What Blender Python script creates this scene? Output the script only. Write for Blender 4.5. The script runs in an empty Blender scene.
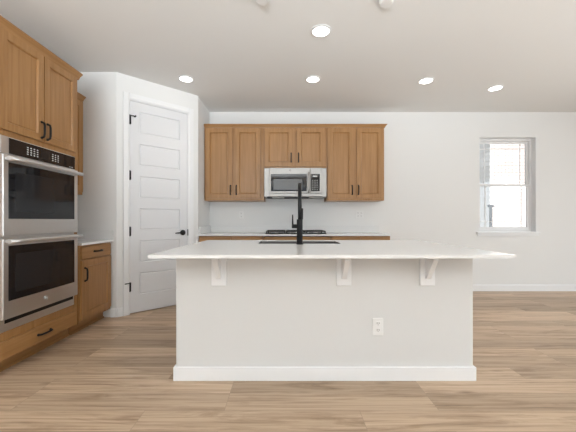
import bpy, bmesh, math, random
from mathutils import Vector, Matrix
random.seed(4)
C = bpy.context.scene
COL = C.collection
PI = math.pi

# ------------------------------------------------------------------ camera, sky, sun, lights, exposure
F_PX = 305.0
CAM_H = 1.08
cd = bpy.data.cameras.new('camera'); cam = bpy.data.objects.new('camera', cd); COL.objects.link(cam)
cam.location = (0, 0, CAM_H); cam.rotation_euler = (PI/2, 0, 0)
cd.sensor_fit = 'HORIZONTAL'; cd.sensor_width = 36; cd.lens = F_PX/576*36
cd.shift_x = 2.0/576; cd.shift_y = 4.5/576; cd.clip_start = 0.05; cd.clip_end = 200
C.camera = cam

w = bpy.data.worlds.new('sky'); C.world = w; w.use_nodes = True
wn = w.node_tree.nodes; wl = w.node_tree.links
bg = wn['Background']; bg.inputs[0].default_value = (0.80, 0.90, 1.0, 1); bg.inputs[1].default_value = 1.0

def sun(energy, rot):
    l = bpy.data.lights.new('sun', 'SUN'); l.energy = energy; l.angle = math.radians(1.0); l.color = (1, .95, .88)
    o = bpy.data.objects.new('sun', l); COL.objects.link(o); o.rotation_euler = rot; o.location = (0, -6, 12)
def area(name, loc, rot, sx, sy, power, color, spread=180):
    l = bpy.data.lights.new(name, 'AREA'); l.shape = 'RECTANGLE'; l.size = sx; l.size_y = sy
    l.energy = power; l.color = color; l.spread = math.radians(spread)
    o = bpy.data.objects.new(name, l); COL.objects.link(o); o.location = loc; o.rotation_euler = rot
sun(7.0, (math.radians(42), 0, math.radians(12)))
# daylight at right and rear windows, plus upward fills added to brighten the ceiling
T = math.radians(42)
UP_R, DN_R, UP_L, DN_L, UP_RR, DN_RR = 60, 86, 172, 2, 44, 2
area('skylight_right', (6.20, 0.5, 1.40), (0, PI/2-T, 0), 2.0, 3.5, DN_R, (0.87, 0.94, 1.0))
area('ceiling_fill_right', (6.20, 0.5, 1.20), (0, PI/2+T, 0), 2.0, 3.5, UP_R, (0.90, 0.96, 1.0), 95)
area('skylight_rear_left', (-0.6, -3.2, 1.52), (PI/2-T, 0, 0), 2.9, 1.7, DN_L, (0.87, 0.94, 1.0))
area('ceiling_fill_rear_left', (-0.6, -3.2, 1.50), (PI/2+T, 0, 0), 2.9, 1.7, UP_L, (0.90, 0.96, 1.0), 95)
area('skylight_rear_right', (3.2, -3.2, 1.52), (PI/2-T, 0, 0), 2.9, 1.7, DN_RR, (0.87, 0.94, 1.0))
area('ceiling_fill_rear_right', (3.2, -3.2, 1.50), (PI/2+T, 0, 0), 2.9, 1.7, UP_RR, (0.90, 0.96, 1.0), 95)
CAN_W = 0.9
V = C.view_settings
C.display_settings.display_device = 'sRGB'
V.view_transform = 'Standard'; V.look = 'None'; V.gamma = 1; V.use_curve_mapping = False
V.exposure = 0.0

# ------------------------------------------------------------------ materials
def new_mat(name):
    m = bpy.data.materials.new(name); m.use_nodes = True
    return m, m.node_tree.nodes, m.node_tree.links, m.node_tree.nodes['Principled BSDF']
def nd(n, t, **k):
    x = n.new(t)
    for a, v in k.items(): setattr(x, a, v)
    return x
def paint(name, col, rough=.5, metal=0.0, bump=0.0, bscale=200, var=0.03):
    m, n, l, p = new_mat(name)
    p.inputs['Roughness'].default_value = rough; p.inputs['Metallic'].default_value = metal
    tc = nd(n, 'ShaderNodeTexCoord'); no = nd(n, 'ShaderNodeTexNoise'); no.inputs['Scale'].default_value = bscale
    l.new(tc.outputs['Object'], no.inputs['Vector'])
    cr = nd(n, 'ShaderNodeValToRGB')
    cr.color_ramp.elements[0].color = tuple(c*(1-var) for c in col)+(1,)
    cr.color_ramp.elements[1].color = tuple(min(1, c*(1+var)) for c in col)+(1,)
    l.new(no.outputs['Fac'], cr.inputs['Fac']); l.new(cr.outputs['Color'], p.inputs['Base Color'])
    if bump:
        b = nd(n, 'ShaderNodeBump'); b.inputs['Strength'].default_value = bump; b.inputs['Distance'].default_value = .002
        l.new(no.outputs['Fac'], b.inputs['Height']); l.new(b.outputs['Normal'], p.inputs['Normal'])
    return m
def wood(name, cols, scale, rough=.38):
    m, n, l, p = new_mat(name); p.inputs['Roughness'].default_value = rough
    tc = nd(n, 'ShaderNodeTexCoord'); oi = nd(n, 'ShaderNodeObjectInfo')
    ml = nd(n, 'ShaderNodeMath', operation='MULTIPLY'); ml.inputs[1].default_value = 37.0
    l.new(oi.outputs['Random'], ml.inputs[0])
    ad = nd(n, 'ShaderNodeVectorMath', operation='ADD')
    l.new(tc.outputs['Object'], ad.inputs[0]); l.new(ml.outputs[0], ad.inputs[1])
    mp = nd(n, 'ShaderNodeMapping'); mp.inputs['Scale'].default_value = scale
    l.new(ad.outputs[0], mp.inputs['Vector'])
    a = nd(n, 'ShaderNodeTexNoise'); a.inputs['Scale'].default_value = 1.0; a.inputs['Detail'].default_value = 6; a.inputs['Distortion'].default_value = .6
    l.new(mp.outputs[0], a.inputs['Vector'])
    cr = nd(n, 'ShaderNodeValToRGB'); e = cr.color_ramp.elements
    e[0].position = .28; e[0].color = cols[0]+(1,); e[1].position = .74; e[1].color = cols[2]+(1,)
    x = e.new(.5); x.color = cols[1]+(1,)
    l.new(a.outputs['Fac'], cr.inputs['Fac']); l.new(cr.outputs['Color'], p.inputs['Base Color'])
    b = nd(n, 'ShaderNodeBump'); b.inputs['Strength'].default_value = .05; b.inputs['Distance'].default_value = .002
    l.new(a.outputs['Fac'], b.inputs['Height']); l.new(b.outputs['Normal'], p.inputs['Normal'])
    return m
WC = ((.305, .150, .050), (.365, .188, .068), (.42, .226, .089))
M = {}
M['wood_v'] = wood('maple_vertical_grain', WC, (34, 34, 1.8))
M['wood_h'] = wood('maple_horizontal_grain', WC, (1.8, 34, 34))
M['wall'] = paint('wall_paint', (.80, .80, .79), .85, bump=.06, bscale=160, var=.01)
M['ceiling'] = paint('ceiling_paint', (.82, .82, .81), .9, bump=.08, bscale=120, var=.01)
M['trim'] = paint('trim_paint', (.84, .845, .85), .42, var=.005)
M['door'] = paint('door_paint', (.75, .755, .77), .5, var=.005)
M['island'] = paint('island_paint', (.70, .70, .69), .8, bump=.05, bscale=160, var=.01)
M['quartz'] = paint('white_quartz', (.79, .79, .78), .16, bscale=60, var=.02)
M['steel'] = paint('stainless_steel', (.70, .695, .685), .36, metal=1, bscale=90, var=.03)
M['steel_brushed'] = paint('brushed_steel', (.40, .39, .375), .5, metal=1, bscale=90, var=.03)
M['steel_dark'] = paint('sink_steel', (.13, .125, .12), .4, metal=1, bscale=90, var=.03)
M['black_glass'] = paint('black_glass', (.012, .012, .014), .045, var=.01)
M['screen_glass'] = paint('oven_window_glass', (.022, .022, .024), .05, var=.02)
M['mesh_screen'] = paint('microwave_mesh_screen', (.10, .10, .10), .25, bscale=900, var=.3)
M['black'] = paint('matte_black_metal', (.008, .008, .009), .42, var=.05)
M['black'].node_tree.nodes['Principled BSDF'].inputs['Specular IOR Level'].default_value = .25
M['quartz'].node_tree.nodes['Principled BSDF'].inputs['Specular IOR Level'].default_value = .22
M['iron'] = paint('cast_iron', (.02, .02, .02), .6, bump=.2, var=.1)
M['white_plastic'] = paint('white_plastic', (.83, .83, .82), .35, var=.005)
M['slot'] = paint('outlet_slots', (.10, .10, .10), .6)
M['vinyl'] = paint('white_vinyl', (.82, .82, .82), .4, var=.005)
M['marking'] = paint('pale_grey_markings', (.62, .63, .62), .5)
M['siding'] = paint('grey_siding', (.60, .60, .60), .8)
M['ground'] = paint('dry_ground', (.55, .50, .42), .95, bscale=3, var=.2)

def floor_mat():
    m, n, l, p = new_mat('oak_vinyl_planks')
    tc = nd(n, 'ShaderNodeTexCoord')
    mp = nd(n, 'ShaderNodeMapping'); mp.inputs['Location'].default_value = (.35, -.014, 0)
    l.new(tc.outputs['Object'], mp.inputs['Vector'])
    br = nd(n, 'ShaderNodeTexBrick'); br.offset = .37; br.offset_frequency = 3
    br.inputs['Color1'].default_value = (0, 0, 0, 1); br.inputs['Color2'].default_value = (1, 1, 1, 1)
    br.inputs['Mortar'].default_value = (.5, .5, .5, 1)
    br.inputs['Scale'].default_value = 1; br.inputs['Mortar Size'].default_value = .0011
    br.inputs['Mortar Smooth'].default_value = .1
    br.inputs['Brick Width'].default_value = 1.22; br.inputs['Row Height'].default_value = .172
    l.new(mp.outputs[0], br.inputs['Vector'])
    # grain, shifted from plank to plank
    sc = nd(n, 'ShaderNodeVectorMath', operation='SCALE'); sc.inputs['Scale'].default_value = 19.0
    l.new(br.outputs['Color'], sc.inputs[0])
    ad = nd(n, 'ShaderNodeVectorMath', operation='ADD')
    l.new(tc.outputs['Object'], ad.inputs[0]); l.new(sc.outputs[0], ad.inputs[1])
    mg = nd(n, 'ShaderNodeMapping'); mg.inputs['Scale'].default_value = (.75, 26, 1)
    l.new(ad.outputs[0], mg.inputs['Vector'])
    g = nd(n, 'ShaderNodeTexNoise'); g.inputs['Scale'].default_value = 1.5; g.inputs['Detail'].default_value = 9
    g.inputs['Roughness'].default_value = .62; g.inputs['Distortion'].default_value = .7
    l.new(mg.outputs[0], g.inputs['Vector'])
    cr = nd(n, 'ShaderNodeValToRGB'); e = cr.color_ramp.elements
    e[0].position = .24; e[0].color = (.19, .122, .075, 1)
    e[1].position = .72; e[1].color = (.62, .48, .345, 1)
    x = e.new(.41); x.color = (.44, .315, .212, 1)
    x = e.new(.54); x.color = (.545, .405, .282, 1)
    l.new(g.outputs['Fac'], cr.inputs['Fac'])
    # plank tone
    pr = nd(n, 'ShaderNodeValToRGB'); pe = pr.color_ramp.elements
    pe[0].color = (.74, .72, .69, 1); pe[1].color = (1.12, 1.11, 1.10, 1)
    l.new(br.outputs['Color'], pr.inputs['Fac'])
    mx = nd(n, 'ShaderNodeMix', data_type='RGBA', blend_type='MULTIPLY'); mx.inputs['Factor'].default_value = 1
    l.new(cr.outputs['Color'], mx.inputs[6]); l.new(pr.outputs['Color'], mx.inputs[7])
    # knots
    mk = nd(n, 'ShaderNodeMapping'); mk.inputs['Scale'].default_value = (1.6, 5.2, 1); l.new(ad.outputs[0], mk.inputs['Vector'])
    vo = nd(n, 'ShaderNodeTexVoronoi'); vo.inputs['Scale'].default_value = .9; l.new(mk.outputs[0], vo.inputs['Vector'])
    kr = nd(n, 'ShaderNodeValToRGB'); kr.color_ramp.elements[0].position = .02; kr.color_ramp.elements[0].color = (.45, .40, .36, 1)
    kr.color_ramp.elements[1].position = .11; kr.color_ramp.elements[1].color = (1, 1, 1, 1)
    l.new(vo.outputs['Distance'], kr.inputs['Fac'])
    m2 = nd(n, 'ShaderNodeMix', data_type='RGBA', blend_type='MULTIPLY'); m2.inputs['Factor'].default_value = .8
    l.new(mx.outputs[2], m2.inputs[6]); l.new(kr.outputs['Color'], m2.inputs[7])
    ms = nd(n, 'ShaderNodeMapping'); ms.inputs['Scale'].default_value = (1.0, 8.0, 1); ms.inputs['Location'].default_value = (3.1, 1.7, 0)
    l.new(ad.outputs[0], ms.inputs['Vector'])
    s2 = nd(n, 'ShaderNodeTexNoise'); s2.inputs['Scale'].default_value = 1.6; s2.inputs['Detail'].default_value = 7; s2.inputs['Roughness'].default_value = .7; s2.inputs['Distortion'].default_value = .9
    l.new(ms.outputs[0], s2.inputs['Vector'])
    sr = nd(n, 'ShaderNodeValToRGB'); sr.color_ramp.elements[0].position = .30; sr.color_ramp.elements[0].color = (.62, .56, .50, 1)
    sr.color_ramp.elements[1].position = .50; sr.color_ramp.elements[1].color = (1.03, 1.03, 1.03, 1)
    l.new(s2.outputs['Fac'], sr.inputs['Fac'])
    m4 = nd(n, 'ShaderNodeMix', data_type='RGBA', blend_type='MULTIPLY'); m4.inputs['Factor'].default_value = 1
    l.new(m2.outputs[2], m4.inputs[6]); l.new(sr.outputs['Color'], m4.inputs[7]); m2 = m4
    # seams
    m3 = nd(n, 'ShaderNodeMix', data_type='RGBA', blend_type='MIX'); m3.inputs[7].default_value = (.30, .215, .15, 1)
    l.new(br.outputs['Fac'], m3.inputs['Factor']); l.new(m2.outputs[2], m3.inputs[6])
    l.new(m3.outputs[2], p.inputs['Base Color'])
    p.inputs['Roughness'].default_value = .42
    b = nd(n, 'ShaderNodeBump'); b.inputs['Strength'].default_value = .08; b.inputs['Distance'].default_value = .002
    l.new(g.outputs['Fac'], b.inputs['Height']); l.new(b.outputs['Normal'], p.inputs['Normal'])
    return m
M['floor'] = floor_mat()
def brick_mat():
    m, n, l, p = new_mat('pale_brick')
    tc = nd(n, 'ShaderNodeTexCoord'); mp = nd(n, 'ShaderNodeMapping'); mp.inputs['Rotation'].default_value = (PI/2, 0, 0)
    l.new(tc.outputs['Object'], mp.inputs['Vector'])
    br = nd(n, 'ShaderNodeTexBrick'); br.inputs['Scale'].default_value = 1
    br.inputs['Color1'].default_value = (.70, .60, .57, 1); br.inputs['Color2'].default_value = (.85, .75, .72, 1)
    br.inputs['Mortar'].default_value = (.24, .21, .21, 1); br.inputs['Mortar Size'].default_value = .008
    br.inputs['Brick Width'].default_value = .21; br.inputs['Row Height'].default_value = .10
    l.new(mp.outputs[0], br.inputs['Vector']); l.new(br.outputs['Color'], p.inputs['Base Color'])
    p.inputs['Roughness'].default_value = .9
    return m
M['brick'] = brick_mat()
def glass_mat():
    m, n, l, p = new_mat('window_glass')
    n.remove(p); out = n['Material Output']
    t = nd(n, 'ShaderNodeBsdfTransparent'); g = nd(n, 'ShaderNodeBsdfGlossy'); g.inputs['Roughness'].default_value = .02
    f = nd(n, 'ShaderNodeFresnel'); f.inputs['IOR'].default_value = 1.45
    mx = nd(n, 'ShaderNodeMixShader'); l.new(f.outputs[0], mx.inputs[0]); l.new(t.outputs[0], mx.inputs[1]); l.new(g.outputs[0], mx.inputs[2])
    l.new(mx.outputs[0], out.inputs['Surface'])
    return m
M['glass'] = glass_mat()
def glow(name, col, s):
    m, n, l, p = new_mat(name)
    p.inputs['Base Color'].default_value = (.9, .9, .88, 1)
    p.inputs['Emission Color'].default_value = col+(1,); p.inputs['Emission Strength'].default_value = s
    return m
M['lamp'] = glow('lit_diffuser', (1.0, .96, .90), 6.0)

# ------------------------------------------------------------------ mesh helpers
class MB:
    """collects shapes and links them as one mesh object"""
    def __init__(s): s.bm = bmesh.new()
    def _join(s, b):
        me = bpy.data.meshes.new('tmp'); b.to_mesh(me); b.free(); s.bm.from_mesh(me); bpy.data.meshes.remove(me)
        return s
    def box(s, x0, x1, y0, y1, z0, z1, bev=0.0, seg=2):
        b = bmesh.new()
        bmesh.ops.create_cube(b, size=1)
        bmesh.ops.scale(b, vec=(x1-x0, y1-y0, z1-z0), verts=b.verts)
        bmesh.ops.translate(b, vec=((x0+x1)/2, (y0+y1)/2, (z0+z1)/2), verts=b.verts)
        if bev: bmesh.ops.bevel(b, geom=list(b.edges), offset=bev, segments=seg, affect='EDGES', profile=.5)
        return s._join(b)
    def cyl(s, p0, p1, r, r2=None, seg=24, bev=0.0):
        p0, p1 = Vector(p0), Vector(p1); d = p1-p0
        b = bmesh.new()
        bmesh.ops.create_cone(b, cap_ends=True, segments=seg, radius1=r, radius2=r if r2 is None else r2, depth=d.length)
        if bev:
            es = [e for e in b.edges if abs(e.verts[0].co.z-e.verts[1].co.z) < 1e-6]
            bmesh.ops.bevel(b, geom=es, offset=bev, segments=2, affect='EDGES', profile=.5)
        for f in b.faces: f.smooth = len(f.verts) == 4
        q = Vector((0, 0, 1)).rotation_difference(d.normalized())
        bmesh.ops.transform(b, matrix=Matrix.Translation((p0+p1)/2) @ q.to_matrix().to_4x4(), verts=b.verts)
        return s._join(b)
    def ring(s, c, r0, r1, z0, z1, seg=36):
        """flat ring about the z axis, inner r0, outer r1"""
        b = bmesh.new(); v = []
        for k in range(seg):
            a = 2*PI*k/seg; ca, sa = math.cos(a), math.sin(a)
            v.append([b.verts.new((c[0]+r*ca, c[1]+r*sa, z)) for r, z in ((r0, z1), (r0, z0), (r1, z0+(z1-z0)*.4), (r1, z1))])
        for k in range(seg):
            a, c2 = v[k], v[(k+1) % seg]
            for j in range(4):
                f = b.faces.new((a[j], a[(j+1) % 4], c2[(j+1) % 4], c2[j])); f.smooth = False
        bmesh.ops.recalc_face_normals(b, faces=b.faces)
        return s._join(b)
    def tube(s, pts, r, seg=12, radii=None):
        pts = [Vector(p) for p in pts]; b = bmesh.new(); rings = []
        up = Vector((1, 0, 0)) if abs((pts[1]-pts[0]).normalized().x) < .9 else Vector((0, 0, 1))
        for i, p in enumerate(pts):
            t = (pts[min(i+1, len(pts)-1)]-pts[max(i-1, 0)]).normalized()
            a = up - t*up.dot(t); a.normalize(); c = t.cross(a); up = a
            rr = radii[i] if radii else r
            rings.append([b.verts.new(p+a*rr*math.cos(2*PI*k/seg)+c*rr*math.sin(2*PI*k/seg)) for k in range(seg)])
        for i in range(len(rings)-1):
            for k in range(seg):
                f = b.faces.new((rings[i][k], rings[i][(k+1) % seg], rings[i+1][(k+1) % seg], rings[i+1][k])); f.smooth = True
        b.faces.new(rings[0][::-1]); b.faces.new(rings[-1])
        bmesh.ops.recalc_face_normals(b, faces=b.faces)
        return s._join(b)
    def prism(s, poly, axis, a0, a1):
        """polygon in the plane across axis ('x': (y,z), 'y': (x,z), 'z': (x,y)) pushed from a0 to a1"""
        def P(u, v, a): return {'x': (a, u, v), 'y': (u, a, v), 'z': (u, v, a)}[axis]
        b = bmesh.new()
        lo = [b.verts.new(P(u, v, a0)) for u, v in poly]; hi = [b.verts.new(P(u, v, a1)) for u, v in poly]
        b.faces.new(lo); b.faces.new(hi[::-1])
        for i in range(len(poly)):
            j = (i+1) % len(poly); b.faces.new((lo[i], hi[i], hi[j], lo[j]))
        bmesh.ops.recalc_face_normals(b, faces=b.faces)
        return s._join(b)
    def panel_face(s, x0, x1, z0, z1, y, t, rects, step=.010, depth=.008, raise_=0.0):
        """slab whose front (at y, facing -y) has recessed panels; rects sorted from the top down, one column"""
        b = bmesh.new()
        rs = sorted(rects, key=lambda r: -r[3])
        xa, xb = rs[0][0], rs[0][1]
        q = lambda pts: b.faces.new([b.verts.new(p) for p in pts])
        q([(x0, y, z0), (xa, y, z0), (xa, y, z1), (x0, y, z1)])
        q([(xb, y, z0), (x1, y, z0), (x1, y, z1), (xb, y, z1)])
        edges = [z1] + [v for r in rs for v in (r[3], r[2])] + [z0]
        for i in range(0, len(edges), 2):
            q([(xa, y, edges[i+1]), (xb, y, edges[i+1]), (xb, y, edges[i]), (xa, y, edges[i])])
        for r in rs:
            o = [(r[0], y, r[2]), (r[1], y, r[2]), (r[1], y, r[3]), (r[0], y, r[3])]
            m_ = [(r[0]+step*.35, y+depth*.8, r[2]+step*.35), (r[1]-step*.35, y+depth*.8, r[2]+step*.35), (r[1]-step*.35, y+depth*.8, r[3]-step*.35), (r[0]+step*.35, y+depth*.8, r[3]-step*.35)]
            yi = y+depth-raise_
            i_ = [(r[0]+step, yi, r[2]+step), (r[1]-step, yi, r[2]+step), (r[1]-step, yi, r[3]-step), (r[0]+step, yi, r[3]-step)]
            for k in range(4):
                j = (k+1) % 4
                q([o[k], o[j], m_[j], m_[k]]); q([m_[k], m_[j], i_[j], i_[k]])
            q(i_)
        Y = y+t
        q([(x1, Y, z0), (x0, Y, z0), (x0, Y, z1), (x1, Y, z1)])
        q([(x0, Y, z0), (x0, y, z0), (x0, y, z1), (x0, Y, z1)]); q([(x1, y, z0), (x1, Y, z0), (x1, Y, z1), (x1, y, z1)])
        q([(x0, y, z1), (x1, y, z1), (x1, Y, z1), (x0, Y, z1)]); q([(x0, Y, z0), (x1, Y, z0), (x1, y, z0), (x0, y, z0)])
        bmesh.ops.remove_doubles(b, verts=b.verts, dist=1e-5)
        bmesh.ops.recalc_face_normals(b, faces=b.faces)
        return s._join(b)
    def build(s, name, mat, parent=None):
        me = bpy.data.meshes.new(name); s.bm.to_mesh(me); s.bm.free()
        me.materials.append(M[mat]); o = bpy.data.objects.new(name, me); COL.objects.link(o)
        if parent: o.parent = parent
        return o

def thing(name, label, cat, loc=(0, 0, 0), rz=0.0, group=None):
    o = bpy.data.objects.new(name, None); COL.objects.link(o); o.empty_display_size = .1
    o.location = loc; o.rotation_euler = (0, 0, rz); o['label'] = label; o['category'] = cat
    if group: o['group'] = group
    return o
def tag(o, label, cat, group=None):
    o['label'] = label; o['category'] = cat
    if group: o['group'] = group
    return o
def struct(o, label, cat, loc=None, rz=None):
    o['kind'] = 'structure'; o['label'] = label; o['category'] = cat
    if loc: o.location = loc
    if rz is not None: o.rotation_euler = (0, 0, rz)
    return o
def dup(root, label, loc):
    r = root.copy(); COL.objects.link(r); r.location = loc; r['label'] = label
    for ch in list(root.children):
        c = ch.copy(); COL.objects.link(c); c.parent = r
        for g in list(ch.children):
            d = g.copy(); COL.objects.link(d); d.parent = c
    return r

# ------------------------------------------------------------------ room
H = 2.74
XL, XR, YB, YF = -2.60, 6.40, 4.67, -3.40
A = Vector((-1.895, 3.41)); B = Vector((-1.17, 4.06)); AB = B-A; DL = AB.length; DA = math.atan2(AB.y, AB.x)
struct(MB().box(XL-.15, XR+.15, YF-.15, YB+.15, -.12, 0).build('floor', 'floor'), 'light oak plank floor running across the kitchen', 'floor')
struct(MB().box(XL-.15, XR+.15, YF-.15, YB+.15, H, H+.12).build('ceiling', 'ceiling'), 'plain white ceiling with recessed lights', 'ceiling')
struct(MB().box(XL-.15, XL, YF-.15, YB+.15, 0, H).build('wall_left', 'wall'), 'white wall behind the ovens', 'wall')
WX0, WX1, WZ0, WZ1 = 2.958, 3.832, .904, 2.36
mb = MB().box(XL, WX0, YB, YB+.15, 0, H).box(WX1, XR, YB, YB+.15, 0, H).box(WX0, WX1, YB, YB+.15, 0, WZ0).box(WX0, WX1, YB, YB+.15, WZ1, H)
struct(mb.build('wall_back', 'wall'), 'white back wall with one window at its right', 'wall')
mb = MB().box(XR, XR+.15, YF-.15, -1.35, 0, H).box(XR, XR+.15, 2.35, YB+.15, 0, H).box(XR, XR+.15, -1.35, 2.35, 0, .2).box(XR, XR+.15, -1.35, 2.35, 2.42, H)
struct(mb.build('wall_right', 'wall'), 'white right wall with a wide window', 'wall')
mb = MB()
for a, b_ in ((XL, -2.1), (.9, 1.7), (4.7, XR)): mb.box(a, b_, YF-.15, YF, 0, H)
mb.box(-2.1, .9, YF-.15, YF, 0, .6).box(-2.1, .9, YF-.15, YF, 2.4, H).box(1.7, 4.7, YF-.15, YF, 0, .6).box(1.7, 4.7, YF-.15, YF, 2.35, H)
struct(mb.build('wall_front', 'wall'), 'white wall behind the camera with windows', 'wall')
struct(MB().box(XL, A.x, A.y, A.y+.1, 0, H).build('wall_left_return', 'wall'), 'short white wall beside the small counter', 'wall')
D0, D1, DZ = .131, .838, 2.474            # pantry door opening along the slanting wall
mb = MB().box(0, D0, 0, .1, 0, H).box(D1, DL, 0, .1, 0, H).box(D0, D1, 0, .1, DZ, H)
struct(mb.build('wall_pantry_door', 'wall'), 'slanting white wall that holds the pantry door', 'wall', (A.x, A.y, 0), DA)
struct(MB().box(B.x-.1, B.x, B.y, YB, 0, H).build('wall_pantry_side', 'wall'), 'short white wall at the left end of the back counter', 'wall')

def base_profile(mb, x0, x1, y, h=.10, t=.014):
    mb.prism([(y, 0), (y, h), (y-t*.45, h), (y-t, h-.012), (y-t, 0)], 'x', x0, x1); return mb
struct(base_profile(MB(), 1.41, XR, YB).build('baseboard_back', 'trim'), 'white baseboard along the back wall under the window', 'baseboard')
struct(MB().box(XR-.014, XR, YF, YB-.02, 0, .10).build('baseboard_right', 'trim'), 'white baseboard of the right wall', 'baseboard')
o = base_profile(MB(), 0.004, D0-.068, 0).build('baseboard_pantry', 'trim'); struct(o, 'short white baseboard left of the pantry door', 'baseboard', (A.x, A.y, 0), DA)
o = base_profile(MB(), D1+.068, DL, 0).build('baseboard_pantry_corner', 'trim'); struct(o, 'short white baseboard right of the pantry door', 'baseboard', (A.x, A.y, 0), DA)
struct(base_profile(MB(), -1.955, A.x, A.y).build('baseboard_left_return', 'trim'), 'short white baseboard at the end of the left cabinets', 'baseboard')

# pantry door
dr = struct(thing('door_1', '', 'door'), 'tall white six-panel pantry door with black hinges and lever', 'door', (A.x, A.y, 0), DA)
g = .004
px0, px1 = D0+.012+.10, D1-.012-.10
rects = [(px0, px1, 2.357-.378*k-.254, 2.357-.378*k) for k in range(6)]
slab = MB().panel_face(D0+.010, D1-.010, .012, DZ-.012, .006, .036, rects, .020, .013, .009).build('door_leaf', 'door', dr)
mb = MB()
cw = .065
mb.prism([(D0-cw, 0), (D0, 0), (D0, -.008), (D0-cw*.25, -.016), (D0-cw, -.018)], 'z', 0, DZ+cw)
mb.prism([(D1+cw, 0), (D1, 0), (D1, -.008), (D1+cw*.25, -.016), (D1+cw, -.018)], 'z', 0, DZ+cw)
mb.prism([(0, DZ), (0, DZ+cw), (-.018, DZ+cw), (-.016, DZ+cw*.25), (-.008, DZ)], 'x', D0, D1)
mb.build('door_casing', 'trim', dr)
MB().box(D0, D0+.008, 0, .1, 0, DZ).box(D1-.008, D1, 0, .1, 0, DZ).box(D0+.008, D1-.008, 0, .1, DZ-.008, DZ).box(D0+.008, D1-.008, .044, .06, 0, DZ-.008).build('door_jamb', 'trim', dr)
for i, z in enumerate((2.24, 1.60, .955, .315)):
    mb = MB().cyl((D0+.006, -.005, z-.055), (D0+.006, -.005, z+.055), .008, seg=12).box(D0-.004, D0+.020, -.001, .0055, z-.05, z+.05)
    if i == 0: mb.cyl((D0+.006, -.008, z+.045), (D0+.060, -.022, z+.045), .006, seg=10).cyl((D0+.06, -.03, z+.045), (D0+.06, .005, z+.045), .009, seg=12)
    if i == 3: mb.cyl((D0+.006, -.008, z+.045), (D0-.050, -.022, z+.045), .006, seg=10)
    mb.build('hinge', 'black', dr)
hx = D1-.075
h_ = MB().cyl((hx, .006, .925), (hx, -.012, .925), .034, bev=.004).cyl((hx, -.012, .925), (hx, -.05, .925), .012).build('door_lever', 'black', dr)
MB().tube([(hx+.008, -.052, .925), (hx-.03, -.054, .925), (hx-.08, -.052, .924), (hx-.115, -.048, .922)], .009, radii=[.012, .010, .008, .006]).build('lever_arm', 'black', h_)
MB().box(D1-.010, D1-.002, -.002, .03, .885, .965).build('latch_plate', 'black', dr)

# back-wall window
wi = struct(thing('window_1', '', 'window', (0, 0, 0)), 'white single-hung window at the right of the back wall', 'window')
y0 = YB+.085
mb = MB().box(WX0, WX0+.035, y0, y0+.06, WZ0, WZ1).box(WX1-.035, WX1, y0, y0+.06, WZ0, WZ1).box(WX0+.035, WX1-.035, y0, y0+.06, WZ1-.04, WZ1).box(WX0+.035, WX1-.035, y0, y0+.06, WZ0, WZ0+.04)
mb.build('window_frame', 'vinyl', wi)
MB().box(WX0, WX0+.006, YB+.001, y0, WZ0+.006, WZ1-.006).box(WX1-.006, WX1, YB+.001, y0, WZ0+.006, WZ1-.006).box(WX0, WX1, YB+.001, y0, WZ1-.006, WZ1).box(WX0, WX1, YB+.001, y0, WZ0, WZ0+.006).build('pale_reveal_liner', 'trim', wi)  # lining added, painted paler than the wall to brighten the reveal
zm = 1.632
def sash(nm, za, zb, yy, lab):
    a, b_ = WX0+.036, WX1-.036; t = .034
    o = MB().box(a, a+t, yy, yy+.026, za, zb).box(b_-t, b_, yy, yy+.026, za, zb).box(a+t, b_-t, yy, yy+.026, za, za+t).box(a+t, b_-t, yy, yy+.026, zb-t, zb).build(nm, 'vinyl', wi)
    MB().box(a+t, b_-t, yy+.012, yy+.016, za+t, zb-t).build('glass_pane', 'glass', o)
    # prairie bars: one near each side and one near the outer rail
    for x in (a+t+.085, b_-t-.085): MB().box(x-.006, x+.006, yy+.004, yy+.011, za+t, zb-t).build('glazing_bar', 'vinyl', o)
    z = zb-t-.085 if lab == 'top' else za+t+.085
    MB().box(a+t, b_-t, yy+.003, yy+.010, z-.006, z+.006).build('glazing_bar', 'vinyl', o)
    return o
sash('sash', zm-.017, WZ1-.041, y0+.031, 'top'); sash('sash', WZ0+.041, zm+.017, y0+.003, 'bottom')
MB().box(WX0-.045, WX1+.045, YB-.032, YB-.0005, WZ0-.026, WZ0, .004).box(WX0-.03, WX1+.03, YB-.012, YB-.0005, WZ0-.06, WZ0-.027, .002).build('window_sill', 'trim', wi)

# ------------------------------------------------------------------ cabinets
FR = .062
def bar_pull(parent, c, length, axis='z', name='handle', y=0.0):
    """black arched bar pull on a front at depth y"""
    L = length/2; d = .027
    pts = []
    for t in (-1, -.98, -.86, -.5, 0, .5, .86, .98, 1):
        off = -d*(1-abs(t)**12)
        pts.append((c[0]+(t*L if axis == 'x' else 0), y+off, c[1]+(t*L if axis == 'z' else 0)))
    mb = MB().tube(pts, .0078, 10)
    for s in (-1, 1):
        p = (c[0]+(s*L if axis == 'x' else 0), y, c[1]+(s*L if axis == 'z' else 0))
        mb.cyl(p, (p[0], y-.006, p[2]), .010, seg=12)
    return mb.build(name, 'black', parent)
def shaker(parent, x0, x1, z0, z1, hpos=None, hlen=.115, name='door', y=-.020, axis='z'):
    mat = 'wood_v' if name == 'door' else 'wood_h'
    if name == 'drawer_front' and z1-z0 < .2:
        o = MB().box(x0, x1, y, y+.0195, z0, z1, .005).build(name, mat, parent)
    else:
        o = MB().panel_face(x0, x1, z0, z1, y, .0195, [(x0+FR, x1-FR, z0+FR, z1-FR)], .018, .016, .006).build(name, mat, parent)
    if hpos: bar_pull(o, hpos, hlen, axis, y=y)
    return o
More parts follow.
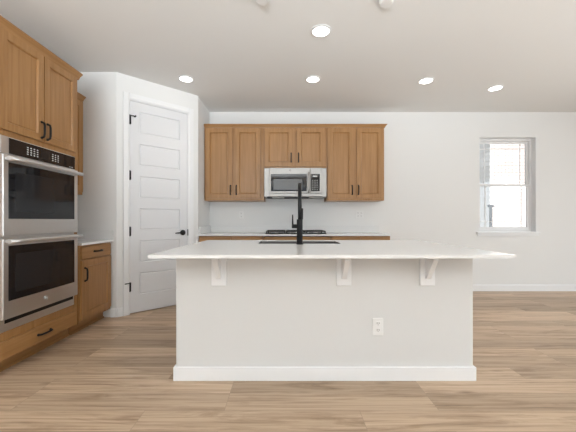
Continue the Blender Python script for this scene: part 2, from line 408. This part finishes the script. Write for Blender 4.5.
def crown(mb, x0, x1, y, z, left=False, right=False, depth=.3, proj=.045, h=.055):
    """cornice in front of y (cabinet face) from x0 to x1 at height z, with returns"""
    prof = [(0, 0), (-.010, 0), (-.014, h*.25), (-proj*.55, h*.45), (-proj*.9, h*.75), (-proj, h*.8), (-proj, h), (0, h)]
    a = x0-(proj if left else 0); b_ = x1+(proj if right else 0)
    bm = bmesh.new()
    n = len(prof)
    def row(xs, sgn): return [bm.verts.new((xs + sgn*(-u if sgn else 0)*1.0, y+u, z+v)) for u, v in prof]
    r1 = [bm.verts.new((x0+(u if left else 0), y+u, z+v)) for u, v in prof]
    r2 = [bm.verts.new((x1+(-u if right else 0), y+u, z+v)) for u, v in prof]
    rows = [r1, r2]
    if left: rows.insert(0, [bm.verts.new((x0+u, y+depth, z+v)) for u, v in prof])
    if right: rows.append([bm.verts.new((x1-u, y+depth, z+v)) for u, v in prof])
    for i in range(len(rows)-1):
        for k in range(n):
            j = (k+1) % n
            bm.faces.new((rows[i][k], rows[i+1][k], rows[i+1][j], rows[i][j]))
    bm.faces.new(rows[0]); bm.faces.new(rows[-1][::-1])
    bmesh.ops.recalc_face_normals(bm, faces=bm.faces)
    return mb._join(bm)

# --- wall cabinets on the back wall (local: x along the wall, y=0 at the face frame)
UY, UD = 4.36, .308
UZ0, UZ1 = 1.365, 2.405
def wall_cabinet(label, X0, X1, z0, doors, hz, hl=.125, rail=.03):
    t = thing('wall_cabinet', label, 'cabinet', (X0, UY, z0), 0, 'wall cabinets over the back counter')
    W = X1-X0; h = UZ1-z0
    mb = MB().box(0, W, .018, UD, 0, h)
    mb.build('carcass', 'wood_v', t)
    mb = MB()
    d0, d1 = doors[0][0]-X0, doors[1][1]-X0; m0, m1 = doors[0][1]-X0, doors[1][0]-X0
    fs = .045
    mb.box(0, fs, 0, .0178, 0, h).box(W-fs, W, 0, .0178, 0, h).box(fs, W-fs, 0, .0178, 0, .05).box(fs, W-fs, 0, .0178, h-.05, h).box((m0+m1)/2-.03, (m0+m1)/2+.03, 0, .0178, .05, h-.05)
    mb.build('face_frame', 'wood_v', t)
    for i, (a, b_) in enumerate(doors):
        hx = (b_-X0-.022) if i == 0 else (a-X0+.022)
        shaker(t, a-X0, b_-X0, rail, UZ1-.008-z0, (hx, hz-z0), hl)
    return t
wall_cabinet('tall two-door maple wall cabinet left of the microwave', -1.166, -.314, UZ0, ((-1.146, -.768), (-.728, -.362)), 1.515)
wall_cabinet('short two-door maple wall cabinet above the microwave', -.312, .581, 1.833, ((-.306, .095), (.156, .550)), 1.975, .125, .018)
wall_cabinet('tall two-door maple wall cabinet right of the microwave', .583, 1.402, UZ0, ((.598, .963), (1.009, 1.375)), 1.515)
tag(crown(MB(), -1.166, 1.402, UY, UZ1+.001, right=True, depth=UD, proj=.035, h=.045).build('crown_moulding', 'wood_h'), 'long wooden crown moulding on top of the back wall cabinets', 'moulding')

# --- base cabinets along the back wall
BY = 4.10
def base_cabinet(label, X0, X1, ztop, group, loc, rz, depth, fronts, kick=True, kx=.065):
    t = thing('base_cabinet', label, 'cabinet', loc, rz, group)
    W = X1-X0
    MB().box(0, W, .018, depth, .10, ztop).build('carcass', 'wood_v', t)
    MB().box(0, .04, 0, .0178, .10, ztop).box(W-.04, W, 0, .0178, .10, ztop).box(.04, W-.04, 0, .0178, .10, .14).box(.04, W-.04, 0, .0178, ztop-.04, ztop).box(.04, W-.04, 0, .0178, .69, .72).build('face_frame', 'wood_v', t)
    if kick:
        MB().box(0, W, kx, kx+.012, 0, .099).prism([(kx-.014, 0), (kx-.014, .006), (kx-.009, .012), (kx, .016), (kx, 0)], 'x', 0, W).build('toe_kick', 'wood_h', t)
    for f in fronts: shaker(t, *f[:4], f[4], f[5], f[6], axis=f[7])
    return t
gb = 'base cabinets under the back counter'
def two_door(W, zt):
    m = W/2
    return [(.012, m-.004, .705, zt-.012, (m/2, (.705+zt-.012)/2), .115, 'drawer_front', 'x'), (m+.004, W-.012, .705, zt-.012, (m*1.5, (.705+zt-.012)/2), .115, 'drawer_front', 'x'),
            (.012, m-.004, .12, .69, (m-.04, .60), .115, 'door', 'z'), (m+.004, W-.012, .12, .69, (m+.04, .60), .115, 'door', 'z')]
base_cabinet('maple base cabinet left of the gas cooktop', -1.166, -.314, .872, gb, (-1.166, BY, 0), 0, .56, two_door(.852, .872))
base_cabinet('maple base cabinet directly under the gas cooktop', -.312, .598, .845, gb, (-.312, BY, 0), 0, .56, two_door(.910, .872))
base_cabinet('maple base cabinet right of the gas cooktop', .60, 1.40, .872, gb, (.60, BY, 0), 0, .56, two_door(.80, .872))
wt = thing('countertop', 'white quartz countertop along the back wall with the cooktop in it', 'countertop', (0, 0, 0))
mb = MB()
CX0, CX1, CY0, CY1 = -.255, .525, 4.17, 4.60
mb.box(-1.168, CX0, 4.06, 4.668, .874, .896).box(CX1, 1.415, 4.06, 4.668, .874, .896).box(CX0, CX1, 4.06, CY0, .874, .896).box(CX0, CX1, CY1, 4.668, .874, .896)
mb.build('slab', 'quartz', wt)
MB().box(-1.148, 1.415, 4.650, 4.668, .8965, .998).box(-1.168, -1.1485, 4.10, 4.668, .8965, .998).build('backsplash', 'quartz', wt)

# --- gas cooktop
ck = thing('gas_cooktop', 'black gas cooktop with cast iron grates on the back counter', 'cooktop', (.135, 4.385, .8965))
MB().box(-.415, .415, -.235, .235, 0, .014, .005).build('cooktop_pan', 'black_glass', ck)
for cx in (-.275, 0, .275):
    mb = MB(); w2, d2 = .128, .215; zt = .042
    for x in (-w2, w2): mb.box(cx+x-.006, cx+x+.006, -d2, d2, zt-.014, zt, .003)
    for y in (-d2, 0, d2): mb.box(cx-w2, cx+w2, y-.006, y+.006, zt-.014, zt, .003)
    for y in (-.107, .107):
        mb.box(cx-w2, cx-.03, y-.005, y+.005, zt-.012, zt, .002).box(cx+.03, cx+w2, y-.005, y+.005, zt-.012, zt, .002)
        mb.box(cx-.005, cx+.005, y-.095, y-.03, zt-.012, zt, .002).box(cx-.005, cx+.005, y+.03, y+.095, zt-.012, zt, .002)
    for x in (-w2, w2):
        for y in (-d2, d2): mb.cyl((cx+x*.97, y*.98, .012), (cx+x*.97, y*.98, zt-.006), .008, .007, 10)
    mb.build('grate', 'iron', ck)
for cx, cy, r in ((-.275, .107, .036), (-.275, -.107, .03), (0, 0.107, .045), (.275, .107, .03), (.275, -.107, .036)):
    b_ = MB().cyl((cx, cy, .012), (cx, cy, .024), r, r*.9).build('burner', 'steel', ck)
    MB().cyl((cx, cy, .0242), (cx, cy, .031), r*.82, bev=.002).build('burner_cap', 'iron', b_)
for k in range(5):
    MB().cyl((-.16+.08*k, -.19, .012), (-.16+.08*k, -.19, .032), .016, .013, bev=.002).build('knob', 'steel', ck)

# --- microwave
MX0, MX1, MZ0, MZ1 = -.304, .566, 1.412, 1.812
mw = thing('microwave', 'stainless over-the-range microwave between the back wall cabinets', 'microwave', (MX0, 4.215, MZ0))
W = MX1-MX0; h = MZ1-MZ0
MB().box(0, W, .045, .45, 0, h, .003).build('housing', 'steel_brushed', mw)
MB().box(.035, .735-.035, .10, .35, -.010, -.0005, .002).build('underside_panel', 'black', mw)
for a in (.11, .63): MB().box(a, a+.17, .06, .22, -.013, -.0006, .002).build('filter_vent', 'steel_brushed', mw)
dm = MB().box(.072, .637, 0, .0445, .045, h-.002, .006).box(.072, W-.068, 0.004, .0445, .002, .043, .003).build('door', 'steel_brushed', mw)
a, b_ = .095, .592
MB().box(a, b_, -.003, .006, .072, .312, .002).build('door_glass', 'black_glass', dm)
MB().box(a+.036, b_-.060, -.0045, -.0032, .092, .240, .0005).build('mesh_screen', 'mesh_screen', dm)
MB().tube([(.616, 0, .06), (.616, -.028, .068), (.616, -.034, .10), (.616, -.034, .29), (.616, -.028, .322), (.616, 0, .33)], .013).build('handle', 'steel_brushed', dm)
cp = MB().box(.6405, W-.068, 0, .0445, .045, h-.002, .006).build('control_panel', 'steel_brushed', mw)
MB().box(.650, W-.100, -.003, .004, .072, .312, .002).build('keypad', 'black_glass', cp)
mb = MB()
for r in range(6):
    for c in range(3): mb.box(.668+c*.030, .680+c*.030, -.0042, -.0031, .09+r*.026, .098+r*.026)
mb.build('key_markings', 'marking', cp)
MB().box(.675, .735, -.0042, -.0031, .268, .288).build('display', 'marking', cp)
def emblem(parent, cx, cz, y, r, name='emblem', mat='marking'):
    """round script monogram badge"""
    mb = MB()
    mb.tube([(cx+r*math.cos(t), y, cz+r*math.sin(t)) for t in [2*PI*k/24 for k in range(25)]], r*.10, 6)
    for s in (-1, 1):
        mb.tube([(cx+s*r*(.38+.30*math.cos(t)*(1-.06*k)), y, cz+r*.5*math.sin(t)*(1-.05*k)) for k, t in enumerate([PI*.2+PI*1.7*j/12 for j in range(13)])], r*.07, 6)
    return mb.build(name, mat, parent)
emblem(dm, .36, .362, -.001, .012, mat='black')

# ------------------------------------------------------------------ left side: oven cabinet, ovens, base unit, wall unit (local x runs away from the camera)
LX = -1.965; R90 = PI/2
tc_ = thing('oven_cabinet', 'tall honey maple cabinet built around the double oven', 'cabinet', (LX, 2.04, 0), R90)
TW = .83; TD = .630
mb = MB().box(0, .02, .018, TD, .10, 2.405).box(TW-.02, TW, .018, TD, .10, 2.405).box(.02, TW-.02, TD-.012, TD, .10, 2.405)
mb.box(.02, TW-.02, .018, TD-.012, .285, .30).box(.02, TW-.02, .018, TD-.012, 1.672, 1.69).box(.02, TW-.02, .018, TD-.012, 2.387, 2.405).box(.02, TW-.02, .018, TD-.012, .10, .118)
mb.build('carcass', 'wood_v', tc_)
mb = MB().box(0, .029, 0, .0178, .10, 2.405).box(TW-.052, TW, 0, .0178, .10, 2.405)
mb.box(.029, TW-.052, 0, .0178, 1.668, 1.74).box(.029, TW-.052, 0, .0178, 2.355, 2.405).box(.029, TW-.052, 0, .0178, .235, .303).box(.029, TW-.052, 0, .0178, .10, .13).box(.395, .437, 0, .0178, 1.74, 2.355)
mb.build('face_frame', 'wood_v', tc_)
FR = .054
shaker(tc_, .036, .411, 1.712, 2.402, (.386, 1.80), .125)
shaker(tc_, .421, .794, 1.712, 2.402, (.446, 1.80), .125)
FR = .062
shaker(tc_, .036, .794, .118, .243, (.415, .182), .125, 'drawer_front', axis='x')
MB().box(0, TW, .085, .097, 0, .099).prism([(.071, 0), (.071, .006), (.076, .012), (.085, .016), (.085, 0)], 'x', 0, TW).build('toe_kick', 'wood_h', tc_)

ov = thing('double_oven', 'stainless double wall oven with black glass doors', 'oven', (LX, 2.04, 0), R90)
O0, O1 = .030, .772
MB().box(O0+.005, O1-.005, .02, .56, .308, 1.664).build('oven_box', 'steel', ov)
MB().box(O0, O1, -.012, -.0005, .306, 1.666, .003).build('trim_frame', 'steel', ov)
y = -.022
cp = MB().box(O0+.002, O1-.002, y, -.0122, 1.545, 1.666, .003).build('control_panel', 'steel', ov)
MB().box(.098, .764, y-.003, y+.004, 1.549, 1.660, .001).build('touch_glass', 'black_glass', cp)
for n_, xs in (('key_markings', .245), ('key_markings', .490)):
    mb = MB()
    for r in range(4):
        for c in range(4 if xs < .3 else 3): mb.box(xs+c*.030, xs+.013+c*.030, y-.0042, y-.0031, 1.574+r*.0165, 1.582+r*.0165)
    mb.build(n_, 'marking', cp)
mb = MB()
for c in range(3): mb.box(.69+c*.018, .70+c*.018, y-.0042, y-.0031, 1.558, 1.564)
mb.build('indicator_marks', 'marking', cp)
MB().box(.375, .475, y-.0042, y-.0031, 1.572, 1.642).build('display', 'screen_glass', cp)
def oven_door(z0, z1, g0, g1, hz, badge=None):
    d = MB().box(O0, O1, -.045, -.0125, z0, z1, .004).build('oven_door', 'steel', ov)
    MB().box(.070, .724, -.0485, -.040, g0, g1, .001).build('door_glass', 'black_glass', d)
    MB().box(.120, .676, -.0500, -.0486, g0+.05, g1-.06, .0004).build('oven_window', 'screen_glass', d)
    x0, x1 = O0+.012, O1-.012
    mb = MB().tube([(x0-.01, -.085, hz), (x0+.1, -.087, hz), (x1-.1, -.087, hz), (x1+.01, -.085, hz)], .016, 14)
    for x in (x0+.012, x1-.015): mb.box(x-.013, x+.013, -.085, -.0452, hz-.011, hz+.011, .003)
    mb.build('handle', 'steel', d)
    if badge: emblem(d, *badge, -.0455, .019, mat='marking')
oven_door(.972, 1.538, 1.092, 1.484, 1.505)
oven_door(.398, .955, .522, .905, .935, (.40, .462))
MB().box(.075, .755, -.0135, -.0121, .362, .394).build('vent_slot', 'black', ov)

lb = base_cabinet('small maple base cabinet with one drawer beside the double oven', 0, .525, .842, None, (-1.958, 2.876, 0), R90, .638,
    [(.022, .503, .712, .828, (.262, .770), .115, 'drawer_front', 'x'), (.022, .503, .130, .697, (.062, .560), .125, 'door', 'z')], kx=.082)
lt = thing('countertop', 'small white quartz countertop between the double oven and the white wall', 'countertop', (-1.958, 2.876, 0), R90)
MB().box(0, .53, -.034, .639, .8435, .866, .002).build('slab', 'quartz', lt)
MB().box(.512, .53, -.032, .639, .8665, .968, .001).box(0, .5115, .621, .639, .8665, .968, .001).build('backsplash', 'quartz', lt)

lu = thing('wall_cabinet', 'narrow maple wall cabinet half hidden behind the tall oven cabinet', 'cabinet', (-2.27, 2.876, 1.365), R90)
MB().box(0, .525, .018, .328, 0, 1.04).build('carcass', 'wood_v', lu)
MB().box(0, .045, 0, .0178, 0, 1.04).box(.48, .525, 0, .0178, 0, 1.04).box(.045, .48, 0, .0178, 0, .05).box(.045, .48, 0, .0178, .99, 1.04).build('face_frame', 'wood_v', lu)
shaker(lu, .02, .505, .03, 1.03, (.055, .15), .125)
crown(MB(), 0, .525, 0, 1.041, depth=.3, proj=.04, h=.05).build('crown', 'wood_h', lu)
cm = crown(MB(), 0, TW, 0, 2.406, right=True, depth=.25, proj=.032, h=.064).build('crown_moulding', 'wood_h')
tag(cm, 'wooden crown moulding on top of the tall oven cabinet', 'moulding'); cm.location = (LX, 2.04, 0); cm.rotation_euler = (0, 0, R90)

# ------------------------------------------------------------------ island
IX0, IX1, IY0, IY1 = -.744, 1.266, 2.065, 3.10
isl = thing('kitchen_island', 'large white kitchen island base on the oak floor', 'island', (.26, 2.58, 0))
ox, oy = .26, 2.58
mb = MB().box(IX0-ox, IX1-ox, IY0-oy, IY0-oy+.1, 0, .853, .003).box(IX0-ox, IX0-ox+.05, IY0-oy+.1, IY1-oy, 0, .853).box(IX1-ox-.05, IX1-ox, IY0-oy+.1, IY1-oy, 0, .853).box(IX0-ox+.05, IX1-ox-.05, IY1-oy-.03, IY1-oy, .0, .853)
mb.build('island_walls', 'island', isl)
mb = MB(); t = .015
for (x0, x1, y0_, y1_) in ((IX0-t, IX1+t, IY0-t, IY0), (IX0-t, IX0, IY0, IY1), (IX1, IX1+t, IY0, IY1)):
    mb.box(x0-ox, x1-ox, y0_-oy, y1_-oy, 0, .092, .003)
mb.build('baseboard', 'trim', isl)
SX0, SX1, SY0, SY1 = -.255, .492, 2.70, 3.02
TX0, TX1, TY0, TY1 = -.822, 1.37, 1.815, 3.20
mb = MB().box(TX0, SX0, TY0, TY1, .8545, .875).box(SX1, TX1, TY0, TY1, .8545, .875).box(SX0, SX1, TY0, SY0, .8545, .875).box(SX0, SX1, SY1, TY1, .8545, .875)
tag(mb.build('island_countertop', 'quartz'), 'white quartz countertop overhanging the island, with the sink', 'countertop')
sk = thing('sink', 'dark steel sink set in the island countertop', 'sink', ((SX0+SX1)/2, (SY0+SY1)/2, .64))
sw, sd, wt_ = (SX1-SX0)/2-.001, (SY1-SY0)/2-.001, .006
mb = MB().box(-sw, sw, -sd, sd, 0, .004)
mb.box(-sw, -sw+wt_, -sd, sd, .004, .2345).box(sw-wt_, sw, -sd, sd, .004, .2345).box(-sw+wt_, sw-wt_, -sd, -sd+wt_, .004, .2345).box(-sw+wt_, sw-wt_, sd-wt_, sd, .004, .2345)
mb.build('basin', 'steel_dark', sk)
MB().ring((0, 0), .02, .045, .0042, .009).build('drain', 'steel', sk)

fx, fy = .118, 2.627
fa = thing('faucet', 'tall matte black pull-down faucet standing on the island', 'faucet', (fx, fy, .8755))
MB().cyl((0, 0, 0), (0, 0, .010), .031, bev=.003).cyl((0, 0, .010), (0, 0, .215), .0265, .0255, bev=.002).build('body', 'black', fa)
pts = [(0, 0, .215), (0, 0, .30), (0, .0, .40)]
for k in range(1, 13):
    a = PI*k/12; pts.append((.006*(1-math.cos(a)), .105-.105*math.cos(a), .425+.105*math.sin(a)))
pts.append((.012, .21, .37))
MB().tube(pts, .0155, 14).build('spout', 'black', fa)
MB().cyl((.012, .21, .37), (.012, .21, .24), .0155, .019, bev=.003).build('spray_head', 'black', fa)
MB().tube([(.010, .02, .215), (.012, .022, .31)], .020, 14).build('spray_dock', 'black', fa)
hl = MB().cyl((-.025, 0, .155), (-.068, 0, .155), .017, bev=.002).build('handle_hub', 'black', fa)
MB().tube([(-.060, 0, .160), (-.061, -.002, .20), (-.061, -.004, .255)], .006, 10, [.008, .0065, .005]).build('lever', 'black', hl)

def bracket(label, X):
    t = thing('support_bracket', label, 'bracket', (X, IY0-.001, .8535), 0, 'countertop supports along the front of the island')
    MB().box(-.050, .050, -.014, 0, -.212, 0, .003).build('back_plate', 'trim', t)
    MB().box(-.050, .050, -.15, -.0145, -.014, 0, .003).build('top_plate', 'trim', t)
    MB().prism([(-.0148, -.0148), (-.0148, -.165), (-.026, -.165), (-.125, -.032), (-.125, -.0148)], 'x', -.016, .016).build('gusset', 'trim', t)
    return t
b1 = bracket('leftmost white bracket under the island countertop', -.452)
dup(b1, 'middle white bracket under the island countertop', (.390, IY0-.001, .8535))
dup(b1, 'rightmost white bracket under the island countertop, nearest the window', (.953, IY0-.001, .8535))

# ------------------------------------------------------------------ outlets
def outlet(label, X, Y, Z, gang=1):
    t = thing('power_outlet', label, 'outlet', (X, Y, Z), 0, 'white wall outlets')
    w2 = .036 if gang == 1 else .060
    MB().box(-w2, w2, -.006, 0, -.0585, .0585, .003).build('cover_plate', 'white_plastic', t)
    for cx in ([0] if gang == 1 else [-.024, .024]):
        for s in (-1, 1):
            r = MB().box(cx-.0165, cx+.0165, -.0085, -.0062, s*.0225-.015, s*.0225+.015, .002).build('receptacle', 'white_plastic', t)
            MB().box(cx-.008, cx-.005, -.0092, -.0086, s*.0225-.002, s*.0225+.009).box(cx+.005, cx+.008, -.0092, -.0086, s*.0225-.002, s*.0225+.009).cyl((cx, -.0092, s*.0225-.008), (cx, -.0086, s*.0225-.008), .0025, seg=10).build('slots', 'slot', r)
    return t
outlet('white power outlet low on the front of the island', .621, IY0-.0005, .362)
outlet('white power outlet on the back wall left of the cooktop', -.682, YB-.0005, 1.165)
outlet('white double power outlet on the back wall right of the cooktop', 1.125, YB-.0005, 1.17, 2)

# ------------------------------------------------------------------ ceiling fixtures
def can(label, X, Y):
    t = thing('recessed_light', label, 'ceiling light', (X, Y, H-.0005), 0, 'lit recessed lights in the ceiling')
    MB().ring((0, 0), .072, .092, -.008, 0).build('trim_ring', 'trim', t)
    MB().cyl((0, 0, -.0045), (0, 0, -.0005), .0715, seg=32).build('diffuser', 'lamp', t)
    l = bpy.data.lights.new('recessed_lamp', 'AREA'); l.shape = 'DISK'; l.size = .13; l.energy = CAN_W; l.color = (1, .93, .84); l.spread = math.radians(80)
    o = bpy.data.objects.new('recessed_lamp', l); COL.objects.link(o); o.location = (X, Y, H-.012)
    return t
can('nearest and largest recessed ceiling light, above the island', .306, 2.67)
can('leftmost recessed ceiling light, in front of the pantry door', -1.170, 3.57)
can('recessed ceiling light in front of the microwave', .316, 3.58)
can('recessed ceiling light right of the back wall cabinets', 1.66, 3.62)
can('rightmost recessed ceiling light, nearest the window', 2.62, 3.82)
# unseen lamps added over the rest of the room to brighten floor and ceiling
for x, y_ in ((-1.2, .6), (1.6, .6), (4.4, .6), (-1.2, -1.8), (1.6, -1.8), (4.4, -1.8), (4.6, 2.4)):
    l = bpy.data.lights.new('unseen_fill_lamp', 'AREA'); l.shape = 'DISK'; l.size = .14; l.energy = CAN_W*1.6; l.color = (1, .95, .88); l.spread = math.radians(80)
    o = bpy.data.objects.new('unseen_fill_lamp', l); COL.objects.link(o); o.location = (x, y_, H-.012)
def cap(label, X, Y):
    o = MB().cyl((0, 0, -.028), (0, 0, 0), .048, .056, seg=32, bev=.006).build('ceiling_cap', 'white_plastic')
    tag(o, label, 'ceiling cap', 'round covers in the ceiling over the island'); o.location = (X, Y, H-.0005)
cap('left white round cover at the top edge of the ceiling', -.178, 2.27)
cap('right white round cover at the top edge of the ceiling', .757, 2.30)

# ------------------------------------------------------------------ outside the window
struct(MB().box(-10, 30, YB+.3, 30, -.5, -.3).build('exterior_ground', 'ground'), 'bare ground outside the window', 'ground')
nh = thing('neighbour_house', 'sunlit pale brick house seen through the window', 'house', (6.05, 9.0, -.3))
MB().box(0, 7, 0, .25, 0, 5.2).build('front_wall', 'brick', nh)
mb = MB().box(-.02, -.001, 0, 7, 0, 5.2)
for k in range(34): mb.prism([(-.021, .15*k), (-.045, .15*k), (-.021, .15*k+.148)], 'y', 0, 7)
mb.build('side_wall', 'siding', nh)
MB().prism([(-.5, 5.2), (7.4, 5.2), (7.4, 5.35), (3.5, 7.6), (-.5, 5.35)], 'y', -.4, 7.4).build('roof', 'siding', nh)
tag(MB().box(5.70, 5.76, 8.5, 8.56, -.3, 1.45, .004).box(5.67, 5.79, 8.47, 8.59, 1.45, 1.52, .01).build('yard_post', 'iron'), 'dark post outside the window beside the brick house', 'post')
